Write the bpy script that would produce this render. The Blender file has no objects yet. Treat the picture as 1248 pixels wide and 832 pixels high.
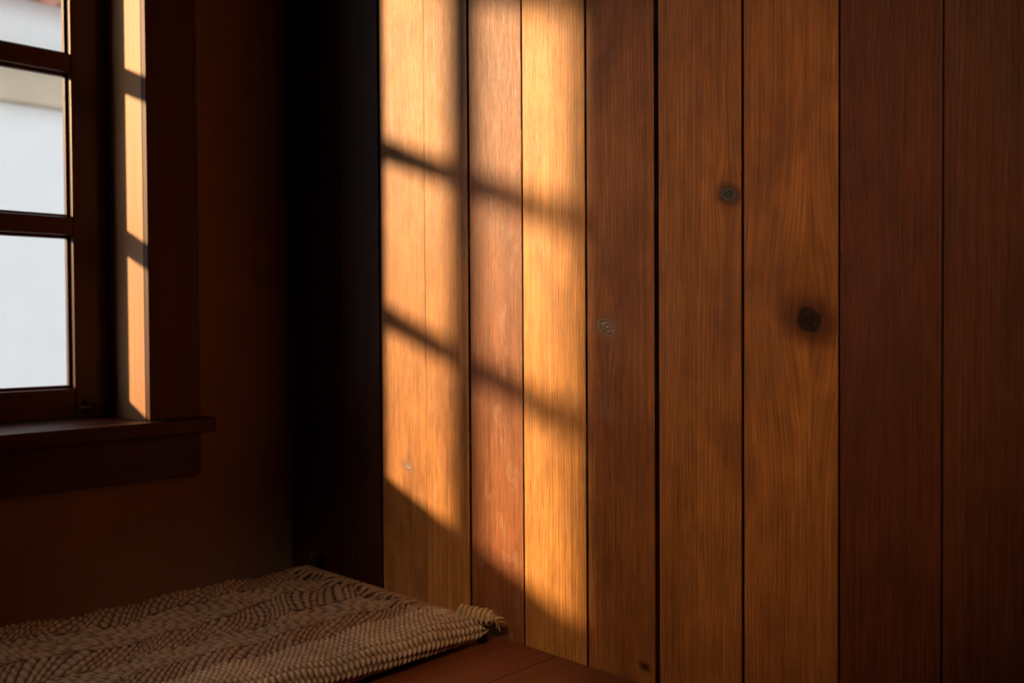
import bpy, bmesh, math, random
import numpy as np
from mathutils import Vector, Matrix
random.seed(4)
S=bpy.context.scene
COL=S.collection
ZC=1.0   # camera height

# ---------------------------------------------------------------- helpers
class NT:
    def __init__(s,name):
        s.mat=bpy.data.materials.new(name); s.mat.use_nodes=True
        s.t=s.mat.node_tree; s.t.nodes.clear()
        s.out=s.t.nodes.new('ShaderNodeOutputMaterial')
        s.b=s.t.nodes.new('ShaderNodeBsdfPrincipled')
        s.t.links.new(s.b.outputs[0],s.out.inputs[0])
    def n(s,ty,**kw):
        nd=s.t.nodes.new(ty)
        for k,v in kw.items(): setattr(nd,k,v)
        return nd
    def put(s,sock,v):
        if hasattr(v,'is_linked') or hasattr(v,'links'): s.t.links.new(v,sock)
        else: sock.default_value=v
    def m(s,op,a,b=0.0,c=None,clamp=False):
        nd=s.n('ShaderNodeMath',operation=op); nd.use_clamp=clamp
        s.put(nd.inputs[0],a); s.put(nd.inputs[1],b)
        if c is not None: s.put(nd.inputs[2],c)
        return nd.outputs[0]
    def mix(s,f,a,b,mode='MIX'):
        nd=s.n('ShaderNodeMix',data_type='RGBA',blend_type=mode)
        s.put(nd.inputs[0],f); s.put(nd.inputs[6],a); s.put(nd.inputs[7],b)
        return nd.outputs[2]
    def xyz(s,x,y,z):
        nd=s.n('ShaderNodeCombineXYZ'); s.put(nd.inputs[0],x); s.put(nd.inputs[1],y); s.put(nd.inputs[2],z)
        return nd.outputs[0]
    def noise(s,vec,scale=1,detail=3,rough=.55,dist=0):
        nd=s.n('ShaderNodeTexNoise'); s.put(nd.inputs['Vector'],vec)
        nd.inputs['Scale'].default_value=scale; nd.inputs['Detail'].default_value=detail
        nd.inputs['Roughness'].default_value=rough; nd.inputs['Distortion'].default_value=dist
        return nd.outputs[0]
    def rng(s,v,a,b,c,d,smooth=False):
        nd=s.n('ShaderNodeMapRange'); nd.clamp=True
        if smooth: nd.interpolation_type='SMOOTHSTEP'
        s.put(nd.inputs[0],v)
        for i,q in enumerate((a,b,c,d)): s.put(nd.inputs[i+1],q)
        return nd.outputs[0]
    def bump(s,h,strength=.3,dist=.001):
        nd=s.n('ShaderNodeBump'); nd.inputs['Strength'].default_value=strength
        nd.inputs['Distance'].default_value=dist; s.put(nd.inputs['Height'],h)
        s.t.links.new(nd.outputs[0],s.b.inputs['Normal'])
    def obj(s):
        tc=s.n('ShaderNodeTexCoord'); sp=s.n('ShaderNodeSeparateXYZ')
        s.t.links.new(tc.outputs['Object'],sp.inputs[0]); return sp.outputs[0],sp.outputs[1],sp.outputs[2],tc.outputs['Object']

def C(*a): return (a[0],a[1],a[2],1.0)

def plank_mat():
    s=NT('plank_wood'); x,y,z,o=s.obj()
    at=s.n('ShaderNodeAttribute',attribute_name='tint'); tint=at.outputs['Color']; off=at.outputs['Alpha']
    # knots: x, z, core radius, swirl width, swirl height, style, ring frequency
    knots=[(.858,.993,.0150,.030,.065,'pale',850.),(1.0657,1.168,.0115,.018,.04,'grey',620.),(1.179,1.001,.0180,.060,.14,'dark',600.),
           (.394,.738,.011,.02,.05,'pale',1000.),(.9256,.504,.005,.008,.02,'dark',1500.),(2.05,1.3,.012,.03,.09,'dark',1000.)]
    n_a=s.noise(o,42,3,.6); n_b=s.noise(o,260,4,.7)
    xx=x
    cores=[]
    for kx,kz,r,a,b,st,fq in knots:
        dx=s.m('SUBTRACT',x,kx); dz=s.m('SUBTRACT',z,kz)
        r2=s.m('ADD',s.m('POWER',s.m('ABSOLUTE',s.m('DIVIDE',dx,a)),2.),s.m('POWER',s.m('ABSOLUTE',s.m('DIVIDE',dz,b)),2.))
        w=s.m('EXPONENT',s.m('MULTIPLY',r2,-1.0))
        xx=s.m('SUBTRACT',xx,s.m('MULTIPLY',s.m('MULTIPLY',dx,w),.85))
        wob=s.m('ADD',s.m('MULTIPLY',s.m('SUBTRACT',n_a,.5),.020),s.m('MULTIPLY',s.m('SUBTRACT',n_b,.5),.005))
        # tilted oval: x'=dx+.25dz
        du=s.m('ADD',dx,s.m('MULTIPLY',dz,.28))
        d=s.m('ADD',s.m('SQRT',s.m('ADD',s.m('MULTIPLY',s.m('MULTIPLY',du,du),.85),s.m('MULTIPLY',s.m('MULTIPLY',dz,dz),1.25))),wob)
        cores.append((d,w,r,st,fq))
    zo=s.m('ADD',z,s.m('MULTIPLY',off,7.0)); xo=s.m('ADD',xx,s.m('MULTIPLY',off,3.0))
    fine=s.noise(s.xyz(s.m('MULTIPLY',xo,520.),0.,s.m('MULTIPLY',zo,16.)),1,3,.6)
    med=s.noise(s.xyz(s.m('MULTIPLY',xo,130.),0.,s.m('MULTIPLY',zo,2.2)),1,4,.6,.3)
    warp=s.noise(s.xyz(s.m('MULTIPLY',xo,5.),0.,s.m('MULTIPLY',zo,1.3)),1,2,.5)
    ph=s.m('ADD',s.m('MULTIPLY',xo,1150.),s.m('MULTIPLY',warp,80.))
    rings=s.m('ADD',s.m('MULTIPLY',s.m('SINE',ph),.5),.5)
    blot=s.noise(s.xyz(s.m('MULTIPLY',x,16.),s.m('MULTIPLY',off,5.),s.m('MULTIPLY',z,9.)),1,4,.6,.6)
    v=s.m('MULTIPLY',s.rng(fine,.3,.7,.66,1.24),s.rng(med,.3,.7,.72,1.20))
    v=s.m('MULTIPLY',v,s.rng(rings,0,1,.86,1.06)); v=s.m('MULTIPLY',v,s.rng(blot,.3,.7,.76,1.18))
    hsv=s.n('ShaderNodeHueSaturation'); s.put(hsv.inputs['Color'],tint); s.put(hsv.inputs['Value'],v)
    hsv.inputs['Saturation'].default_value=1.0
    col=hsv.outputs[0]
    isl=s.rng(x,.30,.33,0,1)
    # darker reddish staining patches, and a little worn waxy bloom
    st_=s.noise(s.xyz(s.m('MULTIPLY',x,11.),s.m('MULTIPLY',off,3.),s.m('MULTIPLY',z,4.)),1,4,.6,.8)
    col=s.mix(s.rng(st_,.46,.72,0,.55),col,s.mix(.75,col,C(.14,.040,.013)))
    bl=s.noise(s.xyz(s.m('MULTIPLY',x,26.),0.,s.m('MULTIPLY',z,11.)),1,6,.72,.3)
    col=s.mix(s.m('MULTIPLY',s.m('MULTIPLY',s.rng(bl,.54,.74,0,.36),isl),s.rng(x,.75,1.0,1,.05)),col,C(.60,.44,.30))
    for d,w,r,st,fq in cores:
        ring=s.m('ADD',s.m('MULTIPLY',s.m('SINE',s.m('ADD',s.m('MULTIPLY',d,fq),s.m('MULTIPLY',n_b,5.))),.5),.5)
        ring=s.m('MULTIPLY',ring,s.rng(n_b,.35,.65,.25,1.))
        if st=='pale': cA,cB,ha=C(.14,.085,.055),C(.66,.54,.44),C(.34,.16,.07)
        elif st=='grey': cA,cB,ha=C(.035,.035,.035),C(.15,.17,.18),C(.08,.03,.015)
        else: cA,cB,ha=C(.012,.005,.003),C(.06,.022,.011),C(.07,.018,.006)
        col=s.mix(s.m('MULTIPLY',s.rng(d,r,r*(2.9 if st=='dark' else 2.1),1,0,True),.75),col,ha)
        kc=s.mix(ring,cA,cB)
        col=s.mix(s.rng(d,r*.65,r*1.15,1,0,True),col,kc)
    s.put(s.b.inputs['Base Color'],col)
    s.put(s.b.inputs['Roughness'],s.rng(fine,.3,.7,.38,.56))
    s.b.inputs['Specular IOR Level'].default_value=.4
    s.bump(s.m('ADD',s.m('MULTIPLY',fine,.8),s.m('ADD',s.m('MULTIPLY',med,.5),s.m('MULTIPLY',rings,.15))),.6,.0015)
    return s.mat

def wood(name,c1,c2,axis='z',rough=.45,sc=1.0,spec=.4):
    s=NT(name); x,y,z,o=s.obj()
    k={'x':(3,90,90),'y':(90,3,90),'z':(90,90,3)}[axis]
    vec=s.xyz(s.m('MULTIPLY',x,k[0]*sc),s.m('MULTIPLY',y,k[1]*sc),s.m('MULTIPLY',z,k[2]*sc))
    a=s.noise(vec,1,5,.6,.4); f=s.noise(vec,4.5,3,.6)
    v=s.m('ADD',s.m('MULTIPLY',a,.7),s.m('MULTIPLY',f,.3))
    s.put(s.b.inputs['Base Color'],s.mix(s.rng(v,.32,.68,0,1),C(*c1),C(*c2)))
    s.b.inputs['Roughness'].default_value=rough; s.b.inputs['Specular IOR Level'].default_value=spec
    s.bump(v,.3,.0012); return s.mat

def plaster(name,c,var=.12,rough=.9,scale=6,b=.25):
    s=NT(name); x,y,z,o=s.obj()
    n1=s.noise(o,scale,5,.6); n2=s.noise(o,scale*30,3,.6)
    s.put(s.b.inputs['Base Color'],s.mix(s.rng(n1,.3,.7,0,1),C(*[q*(1-var) for q in c]),C(*[min(1,q*(1+var)) for q in c])))
    s.b.inputs['Roughness'].default_value=rough; s.b.inputs['Specular IOR Level'].default_value=.2
    s.bump(s.m('ADD',n1,s.m('MULTIPLY',n2,.3)),b,.002); return s.mat

def mesh_from_bm(name,bm,mats,smooth=False,parent=None):
    me=bpy.data.meshes.new(name); bm.to_mesh(me); bm.free()
    for m in (mats if isinstance(mats,(list,tuple)) else [mats]): me.materials.append(m)
    if smooth:
        for p in me.polygons: p.use_smooth=True
    ob=bpy.data.objects.new(name,me); COL.objects.link(ob)
    if parent: ob.parent=parent
    return ob
def bx(bm,a,b,bev=0,mi=0,seg=2):
    t=bmesh.new(); bmesh.ops.create_cube(t,size=1)
    for v in t.verts:
        v.co=Vector([(a[i]+b[i])/2+v.co[i]*(b[i]-a[i]) for i in range(3)])
    if bev: bmesh.ops.bevel(t,geom=t.edges[:],offset=bev,segments=seg,affect='EDGES',profile=.6)
    for f in t.faces: f.material_index=mi
    me=bpy.data.meshes.new('t'); t.to_mesh(me); t.free(); bm.from_mesh(me); bpy.data.meshes.remove(me)
def empty(name):
    e=bpy.data.objects.new(name,None); COL.objects.link(e); e.empty_display_size=.1; return e
def tube(bm,pts,rad,n=8,mi=0,caps=True):
    rings=[]
    for i,p in enumerate(pts):
        p=Vector(p); a=Vector(pts[max(0,i-1)]); b=Vector(pts[min(len(pts)-1,i+1)])
        t=(b-a).normalized(); u=t.cross(Vector((0,0,1)))
        if u.length<.05: u=t.cross(Vector((1,0,0)))
        u.normalize(); w=t.cross(u); r=rad[i] if hasattr(rad,'__len__') else rad
        rings.append([bm.verts.new(p+u*math.cos(q*2*math.pi/n)*r+w*math.sin(q*2*math.pi/n)*r) for q in range(n)])
    for A,B in zip(rings,rings[1:]):
        for q in range(n):
            f=bm.faces.new((A[q],A[(q+1)%n],B[(q+1)%n],B[q])); f.material_index=mi; f.smooth=True
    if caps:
        bm.faces.new(rings[0][::-1]).material_index=mi; bm.faces.new(rings[-1]).material_index=mi

# ---------------------------------------------------------------- materials
M_plank=plank_mat()
M_trim=wood('trim_wood',(.060,.017,.009),(.105,.031,.014),'z',.45,1,.25)
M_trimy=wood('trim_wood_h',(.047,.013,.007),(.084,.025,.012),'y',.45,1,.25)
M_sash=wood('sash_wood',(.050,.016,.009),(.09,.030,.015),'z',.4,1,.3)
M_jamb=wood('jamb_wood',(.40,.19,.085),(.54,.29,.13),'z',.5)
M_plas=plaster('warm_plaster',(.27,.165,.115))
M_room=plaster('room_plaster',(.10,.055,.035))
M_bench=wood('bench_wood',(.14,.045,.018),(.24,.080,.030),'y',.4)
M_floor=wood('floor_wood',(.10,.04,.02),(.17,.07,.03),'y',.5,.6)
M_dark=wood('dark_wood',(.02,.01,.006),(.04,.02,.012),'z',.7)
M_white=plaster('stucco_white',(.78,.80,.80),.04,.9,3)
M_beige=plaster('stucco_beige',(.56,.48,.36),.12,.9,3)
M_roof=plaster('terracotta',(.5,.25,.18),.3,.9,8)
M_gnd=plaster('courtyard_ground',(.32,.30,.27),.2,.95,2)
M_brass=NT('dark_brass'); M_brass.b.inputs['Base Color'].default_value=C(.06,.04,.02); M_brass.b.inputs['Metallic'].default_value=.9; M_brass.b.inputs['Roughness'].default_value=.5; M_brass=M_brass.mat

# ---------------------------------------------------------------- plank wall
Rx,Ry,H=3.4,-3.0,2.5
edges=[(0,.003),(.065,.003),(.19,.003),(.315,.006),(.445,.0006),(.5597,.0042),(.6865,.0045),(.8197,.0030),(.9488,.0080),(1.0863,.0032),(1.2186,.0030),(1.340,.0014),(1.467,.003)]
e=1.467
while e<Rx-.15: e+=.13; edges.append((e,.003))
edges.append((Rx,.003))
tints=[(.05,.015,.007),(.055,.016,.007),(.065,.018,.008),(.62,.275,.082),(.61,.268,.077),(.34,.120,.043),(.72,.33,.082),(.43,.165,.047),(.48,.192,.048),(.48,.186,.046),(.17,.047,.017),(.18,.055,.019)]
bm=bmesh.new(); cols=[]
bx(bm,(0,.034,0),(Rx,.12,H)); cols+= [(.006,.003,.002,.1)]*len(bm.faces)
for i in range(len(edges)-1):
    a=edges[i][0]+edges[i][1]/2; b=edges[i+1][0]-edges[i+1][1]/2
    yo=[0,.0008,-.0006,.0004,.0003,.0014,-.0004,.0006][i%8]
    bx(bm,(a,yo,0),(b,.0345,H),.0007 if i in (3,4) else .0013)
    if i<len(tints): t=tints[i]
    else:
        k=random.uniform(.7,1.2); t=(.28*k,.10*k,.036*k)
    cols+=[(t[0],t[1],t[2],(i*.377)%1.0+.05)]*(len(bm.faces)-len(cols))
wall=mesh_from_bm('wall_right',bm,M_plank)
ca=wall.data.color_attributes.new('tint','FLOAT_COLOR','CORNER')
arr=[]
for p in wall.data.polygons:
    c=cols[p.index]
    if abs(p.normal.x)>.8: c=(c[0]*.06,c[1]*.05,c[2]*.05,c[3])      # plank edges tinted near-black, gap shade painted into the joints
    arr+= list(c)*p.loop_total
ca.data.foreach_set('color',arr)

# ---------------------------------------------------------------- room shell
qa,qb=.3137,1.045      # window opening (distance from corner)
zb,zt=ZC-.20,ZC+1.21
T=.26
bm=bmesh.new()
bx(bm,(-T,-qa,0),(0,.12,H)); bx(bm,(-T,Ry,0),(0,-qb,H))
bx(bm,(-T,-qb,0),(0,-qa,zb)); bx(bm,(-T,-qb,zt),(0,-qa,H))
mesh_from_bm('wall_left',bm,M_plas)
bm=bmesh.new(); bx(bm,(-T,Ry-.15,0),(Rx,Ry,H)); mesh_from_bm('wall_back',bm,M_room)
bm=bmesh.new(); bx(bm,(Rx,Ry-.15,0),(Rx+.15,.12,H)); mesh_from_bm('wall_far',bm,M_room)
bm=bmesh.new(); bx(bm,(-T,Ry-.15,H),(Rx+.15,.12,H+.12)); mesh_from_bm('ceiling',bm,M_room)
bm=bmesh.new(); bx(bm,(-T,Ry-.15,-.15),(Rx+.15,.12,-.002))
for i in range(28):
    bx(bm,(i*.13-.2,Ry,-.01),(i*.13-.072,0,0),.0015)
mesh_from_bm('floor',bm,M_floor)

# ---------------------------------------------------------------- window
win=empty('window_1')
bm=bmesh.new()   # jamb linings
bx(bm,(-.235,-qa-.001,zb),(.004,-qa+.018,zt),.001)
bx(bm,(-.235,-qb-.018,zb),(.004,-qb,zt),.001)
bx(bm,(-.235,-qb,zt-.018),(.004,-qa,zt),.001)
mesh_from_bm('jamb',bm,M_jamb,parent=win)
xs0,xs1=-.172,-.138
q0,q1=.389,.972
zg0,zg1=ZC-.122,ZC+1.14
bm=bmesh.new()   # outer stops + sash
for a,b in ((-qa,-.340),(-qb,-1.020)):
    bx(bm,(-.20,min(a,b),zb),(-.15 if a==-qa else -.12,max(a,b),zt),.002)
bx(bm,(xs0,-q0,zg0-.058),(xs1,-.338,zg1+.05),.003)
bx(bm,(xs0,-1.024,zg0-.058),(xs1,-q1,zg1+.05),.003)
bx(bm,(xs0,-q1,zg0-.058),(xs1,-q0,zg0),.003)
bx(bm,(xs0,-q1,zg1),(xs1,-q0,zg1+.05),.003)
for zz in (.190,.501,.835):
    bx(bm,(xs0,-q1-.001,ZC+zz-.0175),(xs1,-q0+.001,ZC+zz+.0175),.004)
    bx(bm,(xs0+.008,-q1,ZC+zz-.0235),(xs1-.014,-q0,ZC+zz+.0235),.002)
qm=.702
bx(bm,(xs0,-qm-.024,zg0),(xs1,-qm+.024,zg1),.004)
bx(bm,(xs0+.008,-qm-.030,zg0),(xs1-.014,-qm+.030,zg1),.002)
# glazing beads round the sash
bx(bm,(xs0+.008,-q0-.006,zg0),(xs1-.014,-q0+.001,zg1),.001)
bx(bm,(xs0+.008,-q1,zg0-.001),(xs1-.014,-q0,zg0+.006),.001)
mesh_from_bm('sash',bm,M_sash,parent=win)
g=NT('window_glass'); g.t.nodes.remove(g.b)
tr=g.n('ShaderNodeBsdfTransparent'); gl=g.n('ShaderNodeBsdfGlossy'); gl.inputs['Roughness'].default_value=.02
mx=g.n('ShaderNodeMixShader'); mx.inputs[0].default_value=.05
g.t.links.new(tr.outputs[0],mx.inputs[1]); g.t.links.new(gl.outputs[0],mx.inputs[2]); g.t.links.new(mx.outputs[0],g.out.inputs[0])
bm=bmesh.new(); vs=[bm.verts.new(p) for p in ((-.157,-q0,zg0),(-.157,-q1,zg0),(-.157,-q1,zg1),(-.157,-q0,zg1))]; bm.faces.new(vs)
mesh_from_bm('glass',bm,g.mat,parent=win)
bm=bmesh.new()   # casing
bx(bm,(0,-.3137,ZC-.181),(.020,-.212,zt+.10),.003)
bx(bm,(0,-1.147,ZC-.181),(.020,-1.045,zt+.10),.003)
mesh_from_bm('casing_sides',bm,M_trim,parent=win)
bm=bmesh.new()
bx(bm,(0,-1.165,zt),(.024,-.195,zt+.11),.003)
bx(bm,(-.236,-qb,ZC-.21),(.001,-qa,ZC-.181),.002)             # inner sill
bx(bm,(0,-1.17,ZC-.209),(.042,-.190,ZC-.181),.005,seg=3)       # stool
bx(bm,(0,-1.147,ZC-.292),(.018,-.212,ZC-.209),.003)            # apron
mesh_from_bm('stool_apron',bm,M_trimy,parent=win)
bm=bmesh.new()
bx(bm,(-.138,-.372,ZC-.170),(-.128,-.345,ZC-.145),.002)
tube(bm,[(-.130,-.358,ZC-.157),(-.116,-.360,ZC-.156),(-.110,-.375,ZC-.158),(-.108,-.395,ZC-.160)],[.004,.004,.0045,.003],8)
mesh_from_bm('latch',bm,M_brass,parent=win)

# ---------------------------------------------------------------- bench platform
b=empty('wooden_bench')
bm=bmesh.new()
for i in range(7):
    bx(bm,(.002+i*.19,-2.0,.445),(.190+i*.19,-.003,.48),.002)
mesh_from_bm('seat_boards',bm,M_bench,parent=b)
bm=bmesh.new()
bx(bm,(1.27,-1.98,.0),(1.30,-.004,.445),.003); bx(bm,(.004,-1.99,.0),(1.30,-1.96,.445),.003)
bx(bm,(.62,-1.95,.0),(.65,-.02,.445),.003)
mesh_from_bm('front_panel',bm,M_bench,parent=b)

# ---------------------------------------------------------------- woven mat
mat=empty('woven_rush_mat')
X0,X1,Y0,Y1=.118,.645,-1.30,-.048
def rush_mat(name,cd,cl,split=False):
    s=NT(name); x,y,z,o=s.obj()
    at=s.n('ShaderNodeAttribute',attribute_name='wv'); h=at.outputs['Fac']
    n1=s.noise(o,9,3,.6); n2=s.noise(o,350,3,.7); n3=s.noise(o,70,2,.6)
    c=s.mix(s.rng(n2,.3,.7,0,1),C(*cd),C(*cl))
    c=s.mix(s.rng(n3,.4,.7,0,.5),c,C(cd[0]*.7,cd[1]*.6,cd[2]*.5))
    if split:   # the inner field is an older, browner cord than the wrapped border
        c=s.mix(s.rng(x,X1-.115,X1-.100,.55,0),c,C(.22,.115,.066))
    c=s.mix(s.rng(n1,.35,.65,0,.30),c,C(*[q*.5 for q in cd]))
    c=s.mix(s.rng(h,.1,.62,.96,0),c,C(cd[0]*.08,cd[1]*.06,cd[2]*.05))  # low spots between cords darkened, crevice shade put into the colour
    s.put(s.b.inputs['Base Color'],c); s.b.inputs['Roughness'].default_value=.75; s.b.inputs['Specular IOR Level'].default_value=.25
    s.bump(n2,.6,.001); return s.mat
M_rush=rush_mat('rush_cord',(.46,.34,.24),(.80,.66,.51),True)
M_straw=rush_mat('straw_cord',(.50,.38,.22),(.80,.66,.42))
TH=.014; ZM=.48+.012+TH
W=X1-X0-2*TH
step=.00125
nt=int((W+math.pi*TH*1.9+ .12)/step); nv=int((Y1-Y0)/step)
tt=np.linspace(-(math.pi*TH*.9+.05),W+math.pi*TH*.9+.05,nt)
PX=np.empty(nt);PZ=np.empty(nt);NX=np.zeros(nt);NZ=np.ones(nt)
for i,t in enumerate(tt):
    if t<0:
        a=-t/TH
        if a<=math.pi: PX[i]=X0+TH-TH*math.sin(a);PZ[i]=TH*math.cos(a);NX[i]=-math.sin(a);NZ[i]=math.cos(a)
        else: PX[i]=X0+TH+(a-math.pi)*TH;PZ[i]=-TH;NX[i]=0;NZ[i]=-1
    elif t>W:
        a=(t-W)/TH
        if a<=math.pi: PX[i]=X1-TH+TH*math.sin(a);PZ[i]=TH*math.cos(a);NX[i]=math.sin(a);NZ[i]=math.cos(a)
        else: PX[i]=X1-TH-(a-math.pi)*TH;PZ[i]=-TH;NX[i]=0;NZ[i]=-1
    else: PX[i]=X0+TH+t;PZ[i]=TH
yy=np.linspace(Y1,Y0,nv)
Tg,Yg=np.meshgrid(tt,yy)
xl=Tg+TH
def hsh(k): 
    v=np.sin(k*12.9898)*43758.5453; return v-np.floor(v)
def cord(n,l,p,tw):
    k=np.floor(n/p)
    a=np.abs(np.sin(np.pi*n/p))**.6
    b=.5+.5*np.sin(2*np.pi*(l/tw+hsh(k)*1.0+.45*(n/p)))
    return a*(.42+.45*b)*(.80+.45*hsh(k+7.3))
wob=.007*np.sin(xl*19+1.3*np.sin(Yg*11))+.004*np.sin(Yg*31+xl*8)+.0015*np.sin(Yg*83+xl*61)
sw=.085
kk=np.floor((xl+wob*1.5)/sw); fr_=(xl+wob*1.5)/sw-kk
sgn=np.where(kk%2==0,1.,-1.)
ang=math.radians(50)
xc=(fr_-.5)*sw
n_=xc*sgn*math.cos(ang)*1.0+(Yg+wob)*math.sin(ang); l_=-xc*math.sin(ang)*sgn+(Yg)*math.cos(ang)
hA=cord(n_,l_,.0105,.021)
hA*=np.clip(np.minimum(fr_,1-fr_)*sw/.005,.2,1)
def cordB(n,l,p,tw):
    a=np.abs(np.sin(np.pi*n/p))**.6
    b=.5+.5*np.sin(2*np.pi*(l/tw+.5*np.floor(n/p)+.45*(n/p)))
    return a*(.42+.55*b)*(.85+.25*hsh(np.floor(n/p)))
hB=cordB(Yg+.0018*np.sin(xl*60+Yg*9),xl,.0092,.0130)
hemR=W-.095
band=(Tg>hemR+.003*np.sin(Yg*30))
h=np.where(band,hB,hA)
seam=np.exp(-((Tg-hemR)/.0035)**2)
h=h*(1-.9*seam)
amp=.0066
lift=np.where(band,.0065,0)*np.clip((W+.01-Tg)/.02,0,1)+.004*np.sin(xl*9+Yg*6)+.003*np.sin(Yg*17-xl*5)+.002*np.sin(Yg*53+xl*31)
topm=np.clip((NZ+.2),0,1)[None,:]
sag=-.008*np.sin(np.clip(xl/(W),0,1)*np.pi)
dY=np.clip((Y1-Yg)/.018,0,1); prof=np.sqrt(np.clip(1-(1-dY)**2,0,1))
jag=.004*np.sin(xl*260)+.003*np.sin(xl*611)
VX=PX[None,:]+NX[None,:]*h*amp
VZ=ZM+(PZ[None,:]+NZ[None,:]*(h-.3)*amp)*(.12+.88*prof)+(lift+sag)*topm
VY=Yg+jag*np.clip(1-(Y1-Yg)/.012,0,1)
co=np.stack([VX,VY,VZ],-1).reshape(-1,3).astype(np.float32)
idx=np.arange(nt*nv).reshape(nv,nt)
q=np.stack([idx[:-1,:-1],idx[1:,:-1],idx[1:,1:],idx[:-1,1:]],-1).reshape(-1,4)
me=bpy.data.meshes.new('weave'); me.vertices.add(len(co)); me.vertices.foreach_set('co',co.ravel())
me.loops.add(q.size); me.loops.foreach_set('vertex_index',q.ravel().astype(np.int32))
me.polygons.add(len(q)); me.polygons.foreach_set('loop_start',np.arange(0,q.size,4,dtype=np.int32)); me.polygons.foreach_set('loop_total',np.full(len(q),4,dtype=np.int32))
me.update(calc_edges=True)
at=me.attributes.new('wv','FLOAT','POINT'); at.data.foreach_set('value',h.ravel().astype(np.float32))
me.polygons.foreach_set('use_smooth',np.ones(len(q),dtype=bool)); me.materials.append(M_rush)
ob=bpy.data.objects.new('weave',me); COL.objects.link(ob); ob.parent=mat
# frame underneath
bm=bmesh.new()
for x in (X0+.05,X1-.07): bx(bm,(x,Y0+.04,.48),(x+.02,Y1-.03,ZM-TH+.001),.003)
for y in (Y1-.05,-.65,Y0+.04): bx(bm,(X0+.05,y-.01,.48),(X1-.05,y+.01,ZM-TH+.001),.003)
mesh_from_bm('frame',bm,M_dark,parent=mat)
# loose loops of cord over the back edge + a few stray fibres
bm=bmesh.new()
for i in range(44):
    x=X0+.03+i*.0106+random.uniform(-.002,.002); ln=random.uniform(.015,.055); zt_=ZM+TH+.001
    dx=random.uniform(-.009,.009)
    tube(bm,[(x,Y1+.003,ZM-.006),(x,Y1+.002,zt_-.008),(x+dx*.3,Y1-.010,zt_+.001),(x+dx,Y1-.01-ln*.6,zt_+.001+random.uniform(0,.003)),(x+dx*1.5,Y1-.01-ln,zt_-.006)],[.0026,.0032,.0034,.003,.0022],6)
for i in range(110):
    x=random.uniform(X0+.05,X1-.01); y=random.uniform(-.60,-.06); z0=ZM+TH-.002
    a=random.uniform(0,6.28); L=random.uniform(.008,.024)
    tube(bm,[(x,y,z0),(x+math.cos(a)*L*.5,y+math.sin(a)*L*.5,z0+random.uniform(.004,.009)),(x+math.cos(a)*L,y+math.sin(a)*L,z0+random.uniform(.002,.013))],[.0008,.0007,.0004],4)
ec=mesh_from_bm('edge_cords',bm,M_rush,parent=mat)
a_=ec.data.attributes.new('wv','FLOAT','POINT'); a_.data.foreach_set('value',[.9]*len(ec.data.vertices))
# rolled straw-wrapped end of the edge rod
bm=bmesh.new()
P0=Vector((.596,-.064,ZM+TH+.008)); P1=Vector((.658,-.040,ZM+TH+.004)); ax=(P1-P0)
tube(bm,[P0+ax*t for t in (0,.1,.5,.9,1)],[.006,.0095,.0100,.0095,.007],14)
for i in range(7):
    c=P0+ax*(.08+i*.13); u=ax.normalized().cross(Vector((0,0,1))).normalized(); w=ax.normalized().cross(u)
    tube(bm,[c+ax*(.05*k/12)+(u*math.cos(k*math.pi/6)+w*math.sin(k*math.pi/6))*(.0112+.001*math.sin(i*3)) for k in range(14)],.0034,6)
for i in range(16):
    a=random.uniform(0,6.28); c=P1+ax*.02
    d=Vector((random.uniform(-.006,.010),random.uniform(-.012,.008),random.uniform(-.014,.008)))
    s0=c+Vector((0,math.cos(a)*.005,math.sin(a)*.005)); tube(bm,[s0,s0+d*.5+ax*.08,s0+d+ax*.14],[.0016,.0014,.0007],5)
ec=mesh_from_bm('rod_end',bm,M_straw,parent=mat)
a_=ec.data.attributes.new('wv','FLOAT','POINT'); a_.data.foreach_set('value',[.9]*len(ec.data.vertices))
bm=bmesh.new()
tube(bm,[(.132,-.030,.481),(.132,-.032,.52),(.132,-.033,.535),(.132,-.034,.546),(.132,-.034,.550)],[.012,.011,.014,.011,.004],14)
tube(bm,[(.628,-.038,.481),(.628,-.038,.500),(.628,-.038,.508)],[.009,.008,.008],12)
mesh_from_bm('corner_peg',bm,M_dark,parent=mat)

# ---------------------------------------------------------------- outside
nb=empty('neighbour_house')
bm=bmesh.new(); bx(bm,(-7,-.6,-2.5),(-4,7,ZC+1.25),.01); bx(bm,(-7,-.6,ZC+1.52),(-4.05,7,ZC+1.87),.01); mesh_from_bm('stucco_wall',bm,M_white,parent=nb)
bm=bmesh.new(); bx(bm,(-7,-.7,ZC+1.25),(-3.93,7.1,ZC+1.46),.01); bx(bm,(-7,-.72,ZC+1.46),(-3.88,7.1,ZC+1.52),.01); mesh_from_bm('cornice',bm,M_beige,parent=nb)
bm=bmesh.new()
bx(bm,(-7,-.7,ZC+1.87),(-4.0,7.1,ZC+1.90))
for i in range(44):
    y=-.7+i*.18
    tube(bm,[(-3.90,y,ZC+1.90),(-5.4,y,ZC+2.5)],.09,10)
mesh_from_bm('roof_tiles',bm,M_roof,parent=nb)
bm=bmesh.new(); bx(bm,(-40,-40,-2.7),(-T-.02,40,-2.5)); mesh_from_bm('courtyard_ground',bm,M_gnd)

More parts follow.
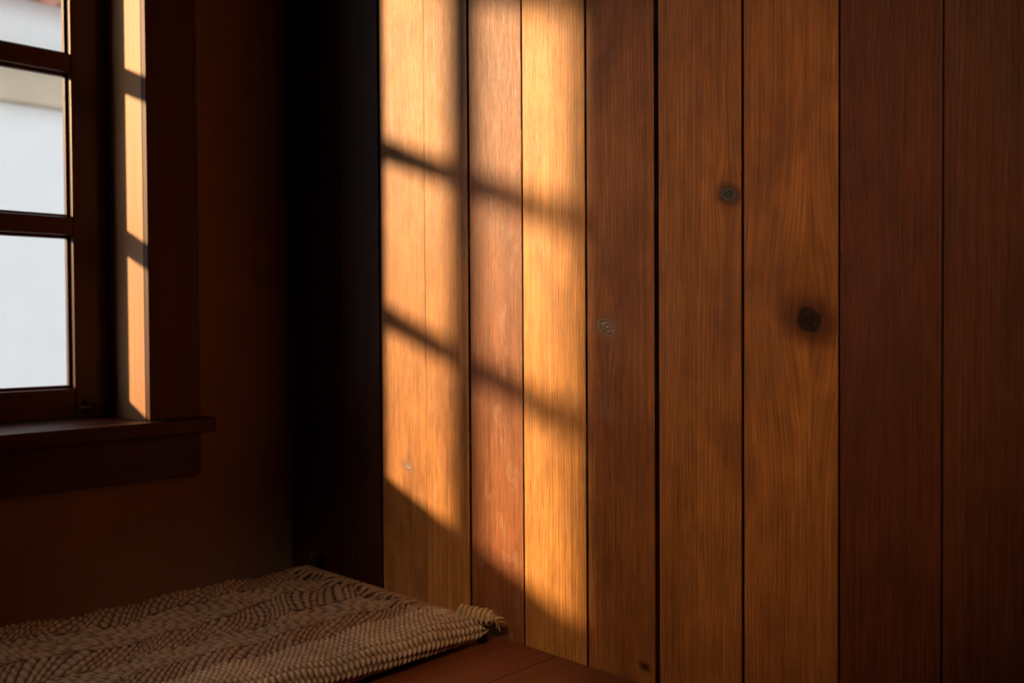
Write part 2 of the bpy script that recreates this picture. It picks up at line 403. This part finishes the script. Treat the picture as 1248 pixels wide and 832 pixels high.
# ---------------------------------------------------------------- light
d=Vector((1,1.0,-.366)).normalized()
sl=bpy.data.lights.new('sun','SUN'); sl.energy=8.3; sl.angle=math.radians(2.9); sl.color=(1,.63,.31)
so=bpy.data.objects.new('sun',sl); COL.objects.link(so); so.rotation_euler=d.to_track_quat('-Z','Y').to_euler(); so.location=(-6,-6,4)
w=bpy.data.worlds.new('world'); S.world=w; w.use_nodes=True
bg=w.node_tree.nodes['Background']; bg.inputs[0].default_value=(.90,.95,1,1); bg.inputs[1].default_value=1.3
# added warm fill spots with invented fixtures, unseen behind the camera
def fill_spot(LP,LT,watts,size,col):
    ld=(LT-LP).normalized()
    fx=empty('added_fill_spot')
    bm=bmesh.new()
    tube(bm,[LP-ld*.13,LP-ld*.12,LP-ld*.03,LP+ld*.0],[.02,.04,.048,.05],24,caps=False)
    tube(bm,[(LP-ld*.10),(LP.x,LP.y,H-.02),(LP.x,LP.y,H-.019),(LP.x,LP.y,H)],[.008,.008,.045,.045],20)
    mesh_from_bm('fill_housing',bm,M_brass,parent=fx)
    sp=bpy.data.lights.new('fill_beam','SPOT'); sp.energy=watts; sp.color=col; sp.spot_size=math.radians(size); sp.spot_blend=1.0; sp.shadow_soft_size=.045
    spo=bpy.data.objects.new('fill_beam',sp); COL.objects.link(spo); spo.location=LP-ld*.01; spo.rotation_euler=ld.to_track_quat('-Z','Y').to_euler(); spo.parent=fx
fill_spot(Vector((2.0,-2.0,2.25)),Vector((.99,0,1.0)),90,29,(1,.57,.26))
fill_spot(Vector((1.7,-2.25,2.25)),Vector((.56,-.52,.5)),60,22,(1,.68,.42))

# ---------------------------------------------------------------- camera
cam=bpy.data.cameras.new('camera'); cam.sensor_width=36; cam.lens=33.2; cam.clip_start=.02
co_=bpy.data.objects.new('camera',cam); COL.objects.link(co_); S.camera=co_
p=math.radians(1.15)
F=Vector((-.7015*math.cos(p),.7127*math.cos(p),-math.sin(p))).normalized()
R=F.cross(Vector((0,0,1))).normalized(); U=R.cross(F).normalized()
th=.006
U2=U*math.cos(th)+R*math.sin(th); R2=R*math.cos(th)-U*math.sin(th)
Mx=Matrix((R2,U2,-F)).transposed().to_4x4(); Mx.translation=Vector((1.739,-1.094,ZC)); co_.matrix_world=Mx
cam.dof.use_dof=True; cam.dof.focus_distance=1.38; cam.dof.aperture_fstop=3.2
S.view_settings.view_transform='Standard'
